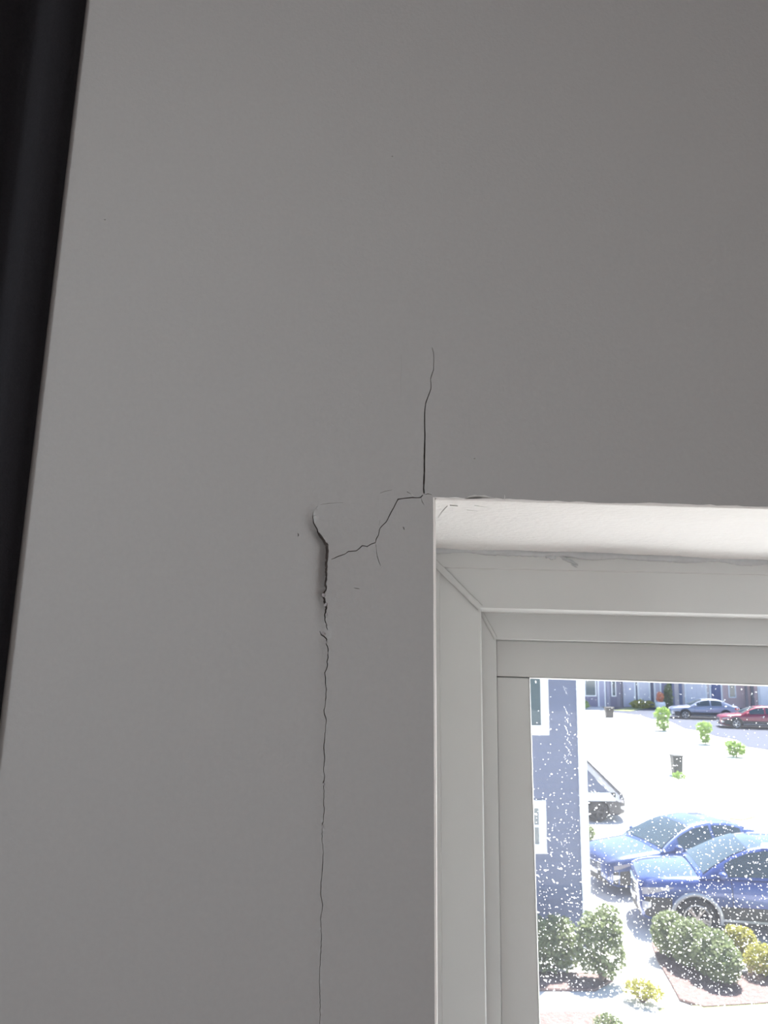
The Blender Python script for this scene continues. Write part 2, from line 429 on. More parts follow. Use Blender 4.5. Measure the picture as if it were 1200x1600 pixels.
def member(name, steps, i, m, parent, cap=.02):
    """one mitred bar (side i of the rings) lofted through the steps"""
    j = (i + 1) % 4
    vs_ = []; fs_ = []
    for s in steps: vs_ += [s[i], s[j]]
    for k in range(len(steps) - 1):
        a = 2 * k; fs_.append((a, a + 1, a + 3, a + 2))
    n = len(vs_)
    d = Vector((0, cap, 0))                      # closed at the back
    vs_ += [steps[0][i] + d, steps[0][j] + d, steps[-1][i] + d, steps[-1][j] + d]
    fs_ += [(0, n, n + 1, 1), (2*len(steps)-2, 2*len(steps)-1, n + 3, n + 2), (n, n + 2, n + 3, n + 1)]
    return mesh(name, vs_, fs_, m, parent)
names = ['frame_head', 'frame_jamb', 'frame_sill', 'frame_jamb']
for i in range(4):
    member(names[i], [R0, R1, R1b, R2, R3], i, M_vinyl, win, .05)
for i in range(4):
    member('frame_stop', [R3, R4, R4b], i, M_vinyl, win, .03)
# thin lit lip along the inner edge of the frame face
def strip(name, a, b, wdt, hgt, m, parent, nrm=Vector((0, -1, 0))):
    d = (b - a).normalized(); s = d.cross(nrm).normalized() * (wdt / 2)
    bm = bmesh.new(); prism(bm, [a - s, b - s, b + s, a + s], nrm * hgt)
    return obj(name, bm, m, parent)
# sash: top rail runs through, stiles butt against it
def quad_bar(name, poly, depth, m, parent, r=.0012):
    bm = bmesh.new(); prism(bm, poly, Vector((0, depth, 0)))
    bmesh.ops.recalc_face_normals(bm, faces=bm.faces); bevel(bm, r, 2)
    return obj(name, bm, m, parent)
def mix(a, b, t): return a + (b - a) * t
sash = None
gap = .0006
O, I = R4b, R5
def lineint(p, d, q, e):
    # intersection in the XZ plane
    den = d.x * e.z - d.z * e.x
    t = ((q.x - p.x) * e.z - (q.z - p.z) * e.x) / den
    return p + d * t
top_d = (I[1] - I[0]); 
tl_i = lineint(I[0], top_d, O[0], O[3] - O[0]); tr_i = lineint(I[0], top_d, O[1], O[2] - O[1])
bl_i = lineint(I[3], I[2] - I[3], O[0], O[3] - O[0]); br_i = lineint(I[3], I[2] - I[3], O[1], O[2] - O[1])
g_ = Vector((0, 0, -gap))
quad_bar('sash_rail', [O[0], O[1], tr_i, tl_i], .03, M_vinyl, win)
quad_bar('sash_rail', [bl_i, br_i, O[2], O[3]], .03, M_vinyl, win)
quad_bar('sash_stile', [tl_i + g_, I[0] + g_, I[3] - g_, bl_i - g_], .03, M_vinyl, win)
quad_bar('sash_stile', [I[1] + g_, tr_i + g_, br_i - g_, I[2] - g_], .03, M_vinyl, win)
for i in range(4):
    member('glazing_bead', [R5, R6], i, M_vinyl, win, .012)
# weld beads at the mitred corners
def weld(a, b, wdt, k):
    d = (b - a).normalized(); s = d.cross(Vector((0, 1, 0))).normalized() * wdt
    vs_, fs_ = [], []
    n = 14
    for i in range(n + 1):
        c = a + (b - a) * (i / n); e = random.uniform(.75, 1.15)
        for q, h in ((-1, 0), (-.7, .0006), (0, .0003), (.7, .0006), (1, 0)):
            vs_.append(c + s * q * e + Vector((0, -h * k, 0)))
    for i in range(n):
        for q in range(4): fs_.append((i*5+q, i*5+q+1, (i+1)*5+q+1, (i+1)*5+q))
    mesh('weld_bead', vs_, fs_, M_vinyl, win, True)
    for q in (-1.02, 1.0):
        strip('weld_seam', a + s * q - Vector((0, .0001, 0)), b + s * q - Vector((0, .0001, 0)), .0007, .0003, M_seam, win)
weld(mix(R0[0], R1[0], .75) + Vector((0, -.0006, 0)), R2[0] + Vector((0, -.0008, 0)), .0030, 1.6)
weld(R3[0] + Vector((0, -.0002, 0)), R4[0] + Vector((0, -.0002, 0)), .0017, 1.5)
# caulk bead painting the shade under the soffit, with gaps and a smeared lump
def tube(path, rad, n=8):
    vs_, fs_ = [], []
    for i, (p, r) in enumerate(zip(path, rad)):
        for k in range(n):
            a = 2 * math.pi * k / n
            vs_.append(p + Vector((0, math.cos(a) * r, math.sin(a) * r)))
    for i in range(len(path) - 1):
        for k in range(n):
            fs_.append((i*n+k, i*n+(k+1) % n, (i+1)*n+(k+1) % n, (i+1)*n+k))
    return vs_, fs_
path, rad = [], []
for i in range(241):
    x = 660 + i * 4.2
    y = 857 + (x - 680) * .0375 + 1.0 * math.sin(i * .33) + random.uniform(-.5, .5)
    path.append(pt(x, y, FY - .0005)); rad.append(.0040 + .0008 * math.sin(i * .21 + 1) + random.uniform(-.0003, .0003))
v_, f_ = tube(path, rad); mesh('caulk_shade_bead', v_, f_, M_caulk_shade, win, True)
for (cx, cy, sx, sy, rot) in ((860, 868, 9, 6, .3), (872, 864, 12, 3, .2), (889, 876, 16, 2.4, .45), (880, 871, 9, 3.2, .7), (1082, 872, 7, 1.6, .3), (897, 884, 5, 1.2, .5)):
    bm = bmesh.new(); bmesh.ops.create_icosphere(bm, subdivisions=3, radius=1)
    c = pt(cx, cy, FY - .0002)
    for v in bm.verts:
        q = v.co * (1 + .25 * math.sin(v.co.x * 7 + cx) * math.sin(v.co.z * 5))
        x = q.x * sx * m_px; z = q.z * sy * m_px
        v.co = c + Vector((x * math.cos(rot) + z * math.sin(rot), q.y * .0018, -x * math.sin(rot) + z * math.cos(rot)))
    obj('caulk_smear', bm, M_caulk_shade, win, True)

# glass pane with a faint film of dirt, and dried rain spots on its outer face
mg = bpy.data.materials.new('window_glass'); mg.use_nodes = True
n = mg.node_tree.nodes; L = mg.node_tree.links; n.remove(n['Principled BSDF'])
tr = n.new('ShaderNodeBsdfTransparent'); tr.inputs[0].default_value = (.96, .975, .985, 1)
gl = n.new('ShaderNodeBsdfGlossy'); gl.inputs['Roughness'].default_value = .02
di = n.new('ShaderNodeBsdfTranslucent'); di.inputs[0].default_value = (.9, .93, 1, 1)
lw = n.new('ShaderNodeLayerWeight'); lw.inputs[0].default_value = .5      # same reflectance on both faces of the thin pane
pw = n.new('ShaderNodeMath'); pw.operation = 'POWER'; pw.inputs[1].default_value = 5; L.new(lw.outputs['Facing'], pw.inputs[0])
fr = n.new('ShaderNodeMath'); fr.operation = 'MULTIPLY_ADD'; fr.inputs[1].default_value = .7; fr.inputs[2].default_value = .03; L.new(pw.outputs[0], fr.inputs[0])
mx = n.new('ShaderNodeMixShader'); L.new(fr.outputs[0], mx.inputs[0]); L.new(tr.outputs[0], mx.inputs[1]); L.new(gl.outputs[0], mx.inputs[2])
mx2 = n.new('ShaderNodeMixShader'); mx2.inputs[0].default_value = .03; L.new(mx.outputs[0], mx2.inputs[1]); L.new(di.outputs[0], mx2.inputs[2])
L.new(mx2.outputs[0], n['Material Output'].inputs[0])
GY = FY + .074
e = .008
gq = [R6[0] + Vector((-e, 0, e)), R6[1] + Vector((e, 0, e)), R6[2] + Vector((e, 0, -e)), R6[3] + Vector((-e, 0, -e))]
pane = mesh('pane', [p + Vector((0, .001, 0)) for p in gq], [(0, 1, 2, 3)], mg, win)
M_drop = mat('dried_rain_spots', (.9, .92, .95), .5, translucent=.7)
vs_, fs_ = [], []
def spot(px, py, r, el, ang):
    c = pt(px, py, GY + .0014); b = len(vs_); N = 7
    vs_.append(c + Vector((0, r * .3, 0)))
    for k in range(N):
        a = 2 * math.pi * k / N + random.uniform(-.2, .2); q = r * random.uniform(.75, 1.2)
        x = math.cos(a) * q * el; z = math.sin(a) * q
        vs_.append(c + Vector((x * math.cos(ang) - z * math.sin(ang), 0, x * math.sin(ang) + z * math.cos(ang))))
    for k in range(N): fs_.append((b, b + 1 + k, b + 1 + (k + 1) % N))
gm = GY / F
cnt = 0
while cnt < 6500:
    px = random.uniform(826, 1330); py = random.uniform(1062, 1720)
    dens = .18 + .82 * min(1, max(0, (py - 1080) / 330))
    if random.random() > dens: continue
    cnt += 1
    big = random.random()
    r = random.uniform(.32, .75) if big < .85 else random.uniform(.75, 1.35)
    spot(px, py, r * gm, random.choice((1, 1.2, 1.5, 2.1)), random.gauss(-.6, .7))
for _ in range(7000):                          # the rest of the pane, right of and below the photographed corner
    px = random.uniform(830, 2360); py = random.uniform(1075, 2640)
    if px < 1320 and py < 1715: continue
    spot(px, py, random.uniform(.35, 1.1) * gm, random.choice((1, 1.2, 1.5, 2.1)), random.gauss(-.6, .7))
for (x, y) in ((883, 1078), (885, 1110), (887, 1127), (884, 1140), (887, 1157), (888, 1173), (884, 1186)):   # larger runs
    for k in range(9): spot(x + k * .7 - 2 + random.uniform(-2, 2), y + k * 1.6 - 6, random.uniform(.25, .6) * gm, 1.5, -1.0)
dr = mesh('rain_spots', vs_, fs_, M_drop, win, True); dr['kind'] = 'stuff'

# ------------------------------------------------------------------ unseen windows, added as openings for the fill lamps
def simple_window(name, a, b, axis, label):
    t = thing(name, label, 'window', kind='structure')
    bm = bmesh.new()
    lo = Vector(a); hi = Vector(b); f = .04
    if axis == 'x':
        box(bm, lo.x, hi.x, lo.y, lo.y + f, lo.z, hi.z); box(bm, lo.x, hi.x, hi.y - f, hi.y, lo.z, hi.z)
        box(bm, lo.x, hi.x, lo.y + f, hi.y - f, lo.z, lo.z + f); box(bm, lo.x, hi.x, lo.y + f, hi.y - f, hi.z - f, hi.z)
    else:
        box(bm, lo.x, lo.x + f, lo.y, hi.y, lo.z, hi.z); box(bm, hi.x - f, hi.x, lo.y, hi.y, lo.z, hi.z)
        box(bm, lo.x + f, hi.x - f, lo.y, hi.y, lo.z, lo.z + f); box(bm, lo.x + f, hi.x - f, lo.y, hi.y, hi.z - f, hi.z)
    obj('window_frame', bm, M_vinyl, t)
    return t
simple_window('unseen_window_left', (RX0 - .06, -0.6, 5.5), (RX0 - .02, 0.0, 6.1), 'x', 'small square unseen window added in the side wall near the curtain')
simple_window('unseen_window_back', (-.55, RY0 - .08, 4.1), (1.55, RY0 - .04, 5.9), 'y', 'wide white unseen window added in the wall behind the viewer')

# ------------------------------------------------------------------ curtain at the left edge
cy = 0.498
e0 = pt(134, 0, cy); e1 = pt(1, 1120, cy)
ed = (e1 - e0) / (e1.z - e0.z)                # per metre of height
grid = []
NZ = 46
for i in range(NZ + 1):
    z = RZ1 - .01 - (RZ1 - RZ0 - .05) * i / NZ
    row = []
    edge = e0 + ed * (z - e0.z)
    for k in range(61):
        u = .42 * k / 60
        hem = -.007 * math.sin(min(1, u / .030) * math.pi) ** 2                       # soft roll of the hem
        valley = .004 * math.exp(-((u - .033) / .006) ** 2)                          # the dark fold behind it
        far = -.024 * (.5 - .5 * math.cos((u - .033) / .055 * 2 * math.pi)) if u > .033 else 0
        y = cy - .006 * min(1, u / .022) + hem + valley + far + .0009 * math.sin(u * 330 + z * 2.2)
        row.append(Vector((edge.x - u * (1 + .05 * math.sin(z * 2)), y, z)))
    grid.append(row)
cur = grid_mesh('curtain', grid, M_curtain, None)
sm = cur.modifiers.new('thick', 'SOLIDIFY'); sm.thickness = .0016; sm.offset = 0
tag(cur, 'dark charcoal fabric curtain hanging beside the cracked wall', 'curtain')

#OUTSIDE#
# ================================================================== OUTSIDE
M_conc = mat('concrete_pale', (0.72, 0.71, 0.68), 0.85, noise=(3, 0.06))
M_asph = mat('asphalt', (0.042, 0.052, 0.085), 0.85, noise=(2, 0.15))
M_grass = mat('lawn_grass', (0.28, 0.315, 0.14), 0.9, noise=(6, 0.25), bump=(30, .6, .03))
M_mulch = mat('mulch_red', (0.20, 0.14, 0.132), 0.95, noise=(14, 0.5), bump=(20, .9, .05))
M_side = mat('siding_blue_grey', (0.125, 0.15, 0.24), 0.6, noise=(1.5, 0.05))
M_trim = mat('trim_white', (0.86, 0.88, 0.9), 0.5)
M_pane = mat('far_window_glass', (0.06, 0.10, 0.12), 0.08, spec=0.8)
M_dark = mat('dark_recess', (0.03, 0.03, 0.035), 0.8)

def ground_poly(name, px, m, z, label, cat, kind='structure', h=.04, world=None):
    poly = world if world else [gp(x, y, z) for x, y in px]
    poly = [Vector((p.x, p.y, z)) for p in poly]
    bm = bmesh.new(); prism(bm, poly, Vector((0, 0, -h)))
    bmesh.ops.triangulate(bm, faces=bm.faces)
    return tag(obj(name, bm, m), label, cat, kind=kind)
bm = bmesh.new(); box(bm, -90, 150, .83, 160, -.3, 0)
tag(obj('ground', bm, M_conc), 'sun-bleached pale concrete ground outside the window', 'ground', kind='structure')
tag_street = ground_poly('street', [(800, 1098), (907, 1100), (940, 1104), (960, 1113), (1000, 1117), (1015, 1122.5), (1045, 1126), (1070, 1138), (1098, 1142), (1118, 1150), (1150, 1155), (1166, 1166), (1200, 1171), (1420, 1200), (1420, 1099), (800, 1093)],
    M_asph, .03, 'blue-grey asphalt street in front of the townhouses', 'street')
ground_poly('verge', [(958, 1109.5), (985, 1104.5), (1012, 1101), (1032, 1100.5), (1012, 1106), (985, 1111)], M_grass, .06, 'thin yellow-green grass verge at the far street', 'grass')
ground_poly('lawn', [(1030, 1575), (1100, 1570), (1200, 1563), (1420, 1552), (1420, 1760), (960, 1760)], M_grass, .03, 'bright yellow-green lawn below the mulch bed', 'lawn')
ground_poly('lawn', [(1138, 1271), (1165, 1268), (1180, 1276), (1160, 1281), (1140, 1279)], M_grass, .03, 'small yellow-green grass patch beyond the parked cars', 'lawn')
ground_poly('lawn', [(1185, 1490), (1260, 1484), (1400, 1494), (1400, 1510), (1230, 1512), (1190, 1500)], M_grass, .025, 'grass strip beside the blue car and yellow shrubs', 'lawn')
ground_poly('mulch_bed', [(1018, 1472), (1060, 1470), (1140, 1490), (1200, 1510), (1400, 1540), (1400, 1556), (1200, 1566), (1100, 1572), (1062, 1560), (1046, 1530), (1026, 1496)], M_mulch, .045, 'pinkish mulch bed around the long green hedge', 'mulch')
ground_poly('mulch_bed', [(700, 1516), (915, 1519), (960, 1528), (930, 1545), (700, 1543)], M_mulch, .045, 'pinkish mulch bed along the blue-grey house', 'mulch')
ground_poly('mulch_bed', [(700, 1580), (930, 1580), (955, 1590), (966, 1606), (968, 1700), (700, 1700)], M_mulch, .045, 'dark pinkish mulch bed nearest the window', 'mulch')

# ------------------------------------------------------------------ foliage
M_leafd = mat('leaf_green', (0.21, 0.255, 0.12), 0.6, noise=(4, 0.3), translucent=.3)
M_leafy = mat('leaf_yellow', (0.36, 0.35, 0.08), 0.6, noise=(4, 0.25), translucent=.35)
M_leafl = mat('leaf_lime', (0.24, 0.36, 0.09), 0.6, noise=(4, 0.25), translucent=.35)
M_bark = mat('bark', (0.16, 0.12, 0.10), 0.9)
def foliage(parent, blobs, count, size, m, shell=.45):
    vs_, fs_ = [], []
    vol = [b[1].x * b[1].y * b[1].z for b in blobs]
    for _ in range(count):
        c, rr, rz = random.choices(blobs, vol)[0]
        d = Vector((random.gauss(0, 1), random.gauss(0, 1), random.gauss(0, 1))).normalized()
        s = random.uniform(shell, 1.06) ** .7
        q = Vector((d.x * rr.x * s, d.y * rr.y * s, d.z * rr.z * s))
        q.rotate(Matrix.Rotation(rz, 3, 'Z'))
        p = c + q
        if p.z < .05: continue
        a = Vector((random.gauss(0, 1), random.gauss(0, 1), random.gauss(0, .7))).normalized()
        b_ = a.orthogonal().normalized(); b_.rotate(Matrix.Rotation(random.uniform(0, 6.28), 3, a))
        n_ = a.cross(b_); L_ = size * random.uniform(.6, 1.3); W_ = L_ * .32
        i = len(vs_)
        vs_ += [p - a * L_ * .5, p - b_ * W_ + n_ * W_ * .3, p + a * L_ * .5, p + b_ * W_ + n_ * W_ * .3]
        fs_ += [(i, i + 1, i + 2), (i, i + 2, i + 3)]
    o = mesh('foliage', vs_, fs_, m, parent); o['kind'] = 'stuff'
    return o
def stems(parent, base, tips, r):
    bm = bmesh.new()
    for t in tips:
        d = t - base; q = d.to_track_quat('Z', 'Y').to_matrix().to_4x4(); q.translation = base + d / 2
        bmesh.ops.create_cone(bm, cap_ends=True, segments=6, radius1=r, radius2=r * .4, depth=d.length, matrix=q)
    o = obj('stems', bm, M_bark, parent); return o
def shrub(name, label, base_px, blobs, count, size, m, group=None, z=.05, cat='shrub', core=True):
    """blobs: (offset, radii, rotation) around the base point"""
    b = gp(*base_px, z) if not isinstance(base_px, Vector) else base_px
    t = thing(name, label, cat, b, 0, group)
    bl = [(Vector(o), Vector(r), rz) for o, r, rz in blobs]
    fol = foliage(t, bl, count, size, m)
    fol.location = -Vector((0, 0, 0))
    stems(t, Vector((0, 0, -.04)), [o * .8 + Vector((random.uniform(-.1, .1), 0, 0)) for o, r, z_ in bl] + [Vector((.03, .02, max(o.z for o, r, z_ in bl)))], .025)
    return t
shrub('hedge_shrub', 'green clipped shrub against the blue-grey house wall', (866, 1514), [((0, 0, .42), (.48, .34, .42), 0), ((-.40, .05, .42), (.45, .33, .42), 0), ((.1, .05, .56), (.26, .26, .28), 0), ((-.1, -.05, .16), (.5, .32, .2), 0), ((-.55, 0, .16), (.4, .32, .2), 0)], 5200, .075, M_leafd)
shrub('leafy_bush', 'loose leafy bush at the corner of the blue-grey house', (940, 1532), [((.06, .15, .78), (.36, .3, .26), 0), ((.1, 0, .42), (.3, .26, .38), 0), ((-.18, .1, .5), (.24, .22, .42), 0), ((.22, .2, .98), (.18, .18, .15), 0)], 2500, .085, M_leafd)
hd = gp(1122, 1532, .05)
shrub('long_hedge', 'long rounded green hedge in front of the blue car wheel', hd, [((0, .12, .36), (.36, .30, .38), 0), ((-.2, .55, .37), (.36, .32, .39), 0), ((-.40, 1.0, .36), (.33, .32, .37), 0), ((.05, -.12, .32), (.30, .26, .33), 0)], 12000, .07, M_leafd)
shrub('golden_shrub', 'yellow-green shrub behind the white rock, nearer the car', (1163, 1497), [((0, .05, .24), (.26, .22, .26), 0), ((-.14, .1, .36), (.14, .14, .16), 0)], 2300, .055, M_leafy)
shrub('golden_shrub', 'yellow-green shrub at the photo edge beside the white rock', (1197, 1527), [((0, .05, .24), (.32, .26, .27), 0), ((.2, 0, .26), (.26, .24, .26), 0)], 2800, .055, M_leafy)
shrub('golden_shrub', 'low yellow-green shrub beside the pale garden path', (1004, 1561), [((0, 0, .14), (.2, .2, .16), .6), ((.13, -.12, .12), (.17, .16, .13), .6), ((-.16, .1, .12), (.12, .12, .12), 0)], 900, .055, M_leafy)
shrub('mulch_plant', 'small dark low plant in the nearest mulch bed', (950, 1612), [((0, 0, .1), (.22, .14, .13), 0)], 520, .06, M_leafd)
# white rock
bm = bmesh.new(); bmesh.ops.create_icosphere(bm, subdivisions=2, radius=1)
for v in bm.verts:
    v.co *= 1 + .15 * math.sin(v.co.x * 4 + v.co.y * 3); v.co = Vector((v.co.x * .12, v.co.y * .10, v.co.z * .09))
rk = obj('rock', bm, M_trim, None, True); rk.location = gp(1157, 1518, .05) + Vector((0, 0, .06)); tag(rk, 'white rock between the green hedge and yellow shrubs', 'rock')
# far young shrubs by the street
shrub('street_shrub', 'lime green upright shrub left of the red car at the street', (1036, 1141), [((0, 0, .45), (.42, .4, .5), 0), ((0, 0, 1.0), (.5, .4, .4), 0)], 600, .2, M_leafl, z=.03)
shrub('street_shrub', 'lime green upright shrub in front of the red car', (1102, 1162), [((0, 0, .4), (.3, .3, .45), 0), ((0, 0, .85), (.42, .35, .35), 0)], 600, .17, M_leafl, z=.03)
shrub('street_shrub', 'rounded lime green shrub by the street, nearest of the three', (1151, 1182), [((0, 0, .35), (.45, .4, .36), 0), ((-.2, .1, .55), (.3, .3, .2), 0)], 700, .16, M_leafl, z=.03)
shrub('street_shrub', 'tiny pale shrub beside the white house corner at the street', (911, 1107), [((0, 0, .3), (.5, .4, .35), 0)], 300, .2, M_leafl, z=.03)
shrub('corner_plant', 'small green plant between white corner board and dark blue car', (921, 1318), [((0, 0, .25), (.16, .16, .22), 0)], 300, .09, M_leafd, z=.02)

# bins and markers out on the concrete
def bin_(label, base_px, w_, d_, h_, col, rz=0):
    b = gp(*base_px, 0.0); t = thing('refuse_bin', label, 'bin', b, rz)
    m = mat('bin_' + str(col), col, .5)
    bm = bmesh.new()
    vb = [Vector((x * w_ * .42, y * d_ * .42, 0)) for x, y in ((-1, -1), (1, -1), (1, 1), (-1, 1))]
    vt = [Vector((x * w_ * .5, y * d_ * .5, h_ * .9)) for x, y in ((-1, -1), (1, -1), (1, 1), (-1, 1))]
    a = [bm.verts.new(v) for v in vb]; c = [bm.verts.new(v) for v in vt]
    bm.faces.new(a[::-1]); bm.faces.new(c)
    for i in range(4): bm.faces.new((a[i], a[(i+1) % 4], c[(i+1) % 4], c[i]))
    bevel(bm, .03); obj('body', bm, m, t)
    bm = bmesh.new(); box(bm, -w_*.54, w_*.54, -d_*.54, d_*.56, h_*.9, h_*.97); bevel(bm, .02); obj('lid', bm, m, t)
    bm = bmesh.new(); box(bm, -w_*.4, w_*.4, d_*.56, d_*.66, h_*.84, h_*.9); obj('handle', bm, m, t)
    return t
bin_('dark grey bin standing alone on the bright concrete', (1058, 1211), .42, .45, .85, (.015, .02, .018))
bin_('dark brown box-shaped bin at the edge of the street', (952, 1121), .6, .5, .75, (.02, .018, .017))
shrub('bin_weed', 'green weed at the foot of the lone dark bin', (1061, 1218), [((0, 0, .14), (.28, .2, .16), 0)], 160, .12, M_leafl, z=0.0)

# ------------------------------------------------------------------ neighbouring blue-grey house
NY = 15.3
cx1 = pt(918, 1250, NY).x
house = thing('neighbour_house', 'blue-grey sided house with white corner board and porch roof', 'house', (cx1, NY, 0))
def hl(px, py, Y=NY):
    p = pt(px, py, Y); return p - Vector((cx1, NY, 0))
HWD, HHT = 9.0, 6.6
bm = bmesh.new(); box(bm, -HWD, -.02, .02, 8.0, 0, HHT); obj('wall', bm, M_side, house)
# lap siding: each visible board is its own piece
zb = 0.25; bmt = bmesh.new(); box(bmt, -HWD, -.15, -.012, .02, 0, .185)
for v in bmt.verts:
    if v.co.y < 0 and v.co.z > .1: v.co.y = .012
mb = bpy.data.meshes.new('siding_board'); bmesh.ops.recalc_face_normals(bmt, faces=bmt.faces); bmt.to_mesh(mb); bmt.free(); mb.materials.append(M_side)
while zb < HHT - .2:
    o = bpy.data.objects.new('siding_board', mb); COL.objects.link(o); o.parent = house; o.location = (0, 0, zb); zb += .18
boxobj('foundation', (-HWD, -.03, 0), (0, .02, .25), mat('foundation_grey', (.16, .15, .16), .9), house)
boxobj('corner_board', (-.155, -.035, .2), (.0, .16, HHT), M_trim, house)
bm = bmesh.new(); prism(bm, [Vector((-HWD - .3, -.4, HHT)), Vector((.4, -.4, HHT)), Vector((.4, 4, HHT + 2.2)), Vector((-HWD - .3, 4, HHT + 2.2))], Vector((0, 0, .15)))
prism(bm, [Vector((-HWD - .3, 8.4, HHT)), Vector((.4, 8.4, HHT)), Vector((.4, 4, HHT + 2.2)), Vector((-HWD - .3, 4, HHT + 2.2))], Vector((0, 0, .15)))
obj('roof', bm, mat('roof_shingle', (.12, .12, .13), .9), house)
def house_window(x0, x1, z0, z1, fr_=.11):
    bm = bmesh.new()
    box(bm, x0 - fr_, x0, -.05, .02, z0 - fr_ * 1.2, z1 + fr_); box(bm, x1, x1 + fr_, -.05, .02, z0 - fr_ * 1.2, z1 + fr_)
    box(bm, x0, x1, -.05, .02, z1, z1 + fr_); box(bm, x0, x1, -.06, .02, z0 - fr_ * 1.2, z0)
    f = obj('window', bm, M_trim, house)
    boxobj('pane', (x0, -.025, z0), (x1, -.01, z1), M_pane, f)
    boxobj('meeting_rail', (x0, -.035, (z0 + z1) / 2 - .02), (x1, -.005, (z0 + z1) / 2 + .02), M_trim, f)
a = hl(845, 1133); house_window(a.x - .85, a.x, a.z, a.z + 2.0, .15)
a = hl(842, 1318); b = hl(842, 1262); house_window(a.x - .85, a.x, a.z, b.z, .14)
# side porch: shed roof falling away from the house side
PY = 16.9
A = [hl(905, 1171, PY), hl(968, 1243, PY)]
A[0].x -= .1
dn = Vector((0, 0, -1)); rk_w = .14
bm = bmesh.new(); prism(bm, [A[0], A[1], A[1] + dn * rk_w, A[0] + dn * rk_w * 1.1], Vector((0, .06, 0))); obj('rake_board', bm, mat('rake_grey_white', (.62, .63, .68), .6), house)
bm = bmesh.new(); prism(bm, [A[0] + Vector((-.05, -.05, .03)), A[1] + Vector((.06, -.05, -.03)), A[1] + Vector((.06, 1.9, -.03)), A[0] + Vector((-.05, 1.9, .03))], Vector((0, 0, .06))); obj('porch_roof', bm, mat('roof_shingle', (.12, .12, .13), .9), house)
g0 = hl(908, 1236, PY); g1 = hl(952, 1239, PY)
bm = bmesh.new(); prism(bm, [A[0] + dn * rk_w, g1, g0 + Vector((-.1, 0, 0))], Vector((0, .04, 0))); gpnl = obj('gable_panel', bm, mat('gable_grey', (.16, .19, .28), .7), house); gpnl.location.y = .03
b0 = hl(905, 1238, PY); b1 = hl(962, 1252, PY)
boxobj('porch_beam', (b0.x - .1, PY - NY - .0, b1.z), (b1.x, PY - NY + .12, b0.z), M_trim, house)
boxobj('porch_post', (b0.x + .02, PY - NY + .01, 0), (b0.x + .14, PY - NY + .11, b1.z), M_trim, house)
boxobj('porch_post', (b0.x + .02, PY - NY + 1.8, 0), (b0.x + .14, PY - NY + 1.9, b1.z), M_trim, house)

# ------------------------------------------------------------------ cars
M_tire = mat('tyre_rubber', (.022, .022, .024), .85); M_rim = mat('rim_alloy', (.55, .56, .58), .3, .9)
M_chrome = mat('chrome', (.8, .81, .83), .12, 1.0); M_plastic_and_shade = mat('black_plastic_and_shade', (.035, .036, .04), .6)  # black plastic also serves as painted shade low on the car sides
M_cglass = mat('car_glass', (.03, .05, .06), .04, spec=1.0); M_lamp = mat('headlamp', (.36, .34, .36), .15, spec=.8)
M_amber = mat('amber_lens', (.8, .22, .05), .3); M_redlens = mat('red_lens', (.6, .03, .03), .3)
M_sill = mat('silver_trim', (.45, .47, .52), .35, .6)
def lerp_tab(tab, x, i):
    if x >= tab[0][0]: return tab[0][i]
    for a, b in zip(tab[:-1], tab[1:]):
        if x >= b[0]:
            t = (a[0] - x) / (a[0] - b[0]); t_ = t
            return a[i] + (b[i] - a[i]) * t_
    return tab[-1][i]
SUV = dict(body=[(2.45, .42, .84, .58), (2.40, .27, .95, .74), (2.28, .24, 1.00, .83), (2.05, .23, 1.04, .89), (1.7, .23, 1.075, .925), (1.3, .23, 1.10, .94), (.95, .23, 1.13, .945), (.5, .23, 1.13, .95), (-.4, .23, 1.14, .95), (-1.3, .24, 1.17, .94), (-1.9, .28, 1.19, .915), (-2.2, .34, 1.16, .86), (-2.32, .44, 1.02, .74)],
           house=[(1.34, 1.12), (1.04, 1.30), (.70, 1.49), (.40, 1.61), (.1, 1.665), (-.7, 1.69), (-1.3, 1.66), (-1.75, 1.57), (-2.02, 1.38), (-2.16, 1.17)],
           belt=.87, tilt=.42, wheel=.365, fa=1.43, ra=-1.38, ws=(1.26, .38), sidewin=((.86, -.36), (-.44, -1.22), (-1.3, -1.82)), rails=True)
SEDAN = dict(body=[(2.34, .36, .66, .58), (2.28, .24, .74, .74), (2.15, .2, .80, .82), (1.9, .19, .85, .87), (1.5, .19, .89, .89), (1.1, .19, .93, .90), (.7, .19, .94, .905), (-.4, .19, .95, .905), (-1.2, .2, .98, .90), (-1.7, .24, 1.0, .88), (-2.15, .32, .98, .82), (-2.3, .42, .88, .70)],
           house=[(1.12, .93), (.8, 1.10), (.45, 1.27), (.12, 1.38), (-.3, 1.43), (-.8, 1.41), (-1.2, 1.31), (-1.55, 1.15), (-1.85, 1.0)],
           belt=.83, tilt=.5, wheel=.325, fa=1.42, ra=-1.32, ws=(1.04, .2), sidewin=((.6, -.3), (-.38, -1.1)), rails=False)
RINGF = [(0, 0), (.55, 0), (.86, .0), (.95, .05), (.985, .2), (.995, .4), (1.0, .58), (.985, .74), (.965, .86), (.90, .955), (.74, .99), (.40, 1.01), (0, 1.02)]
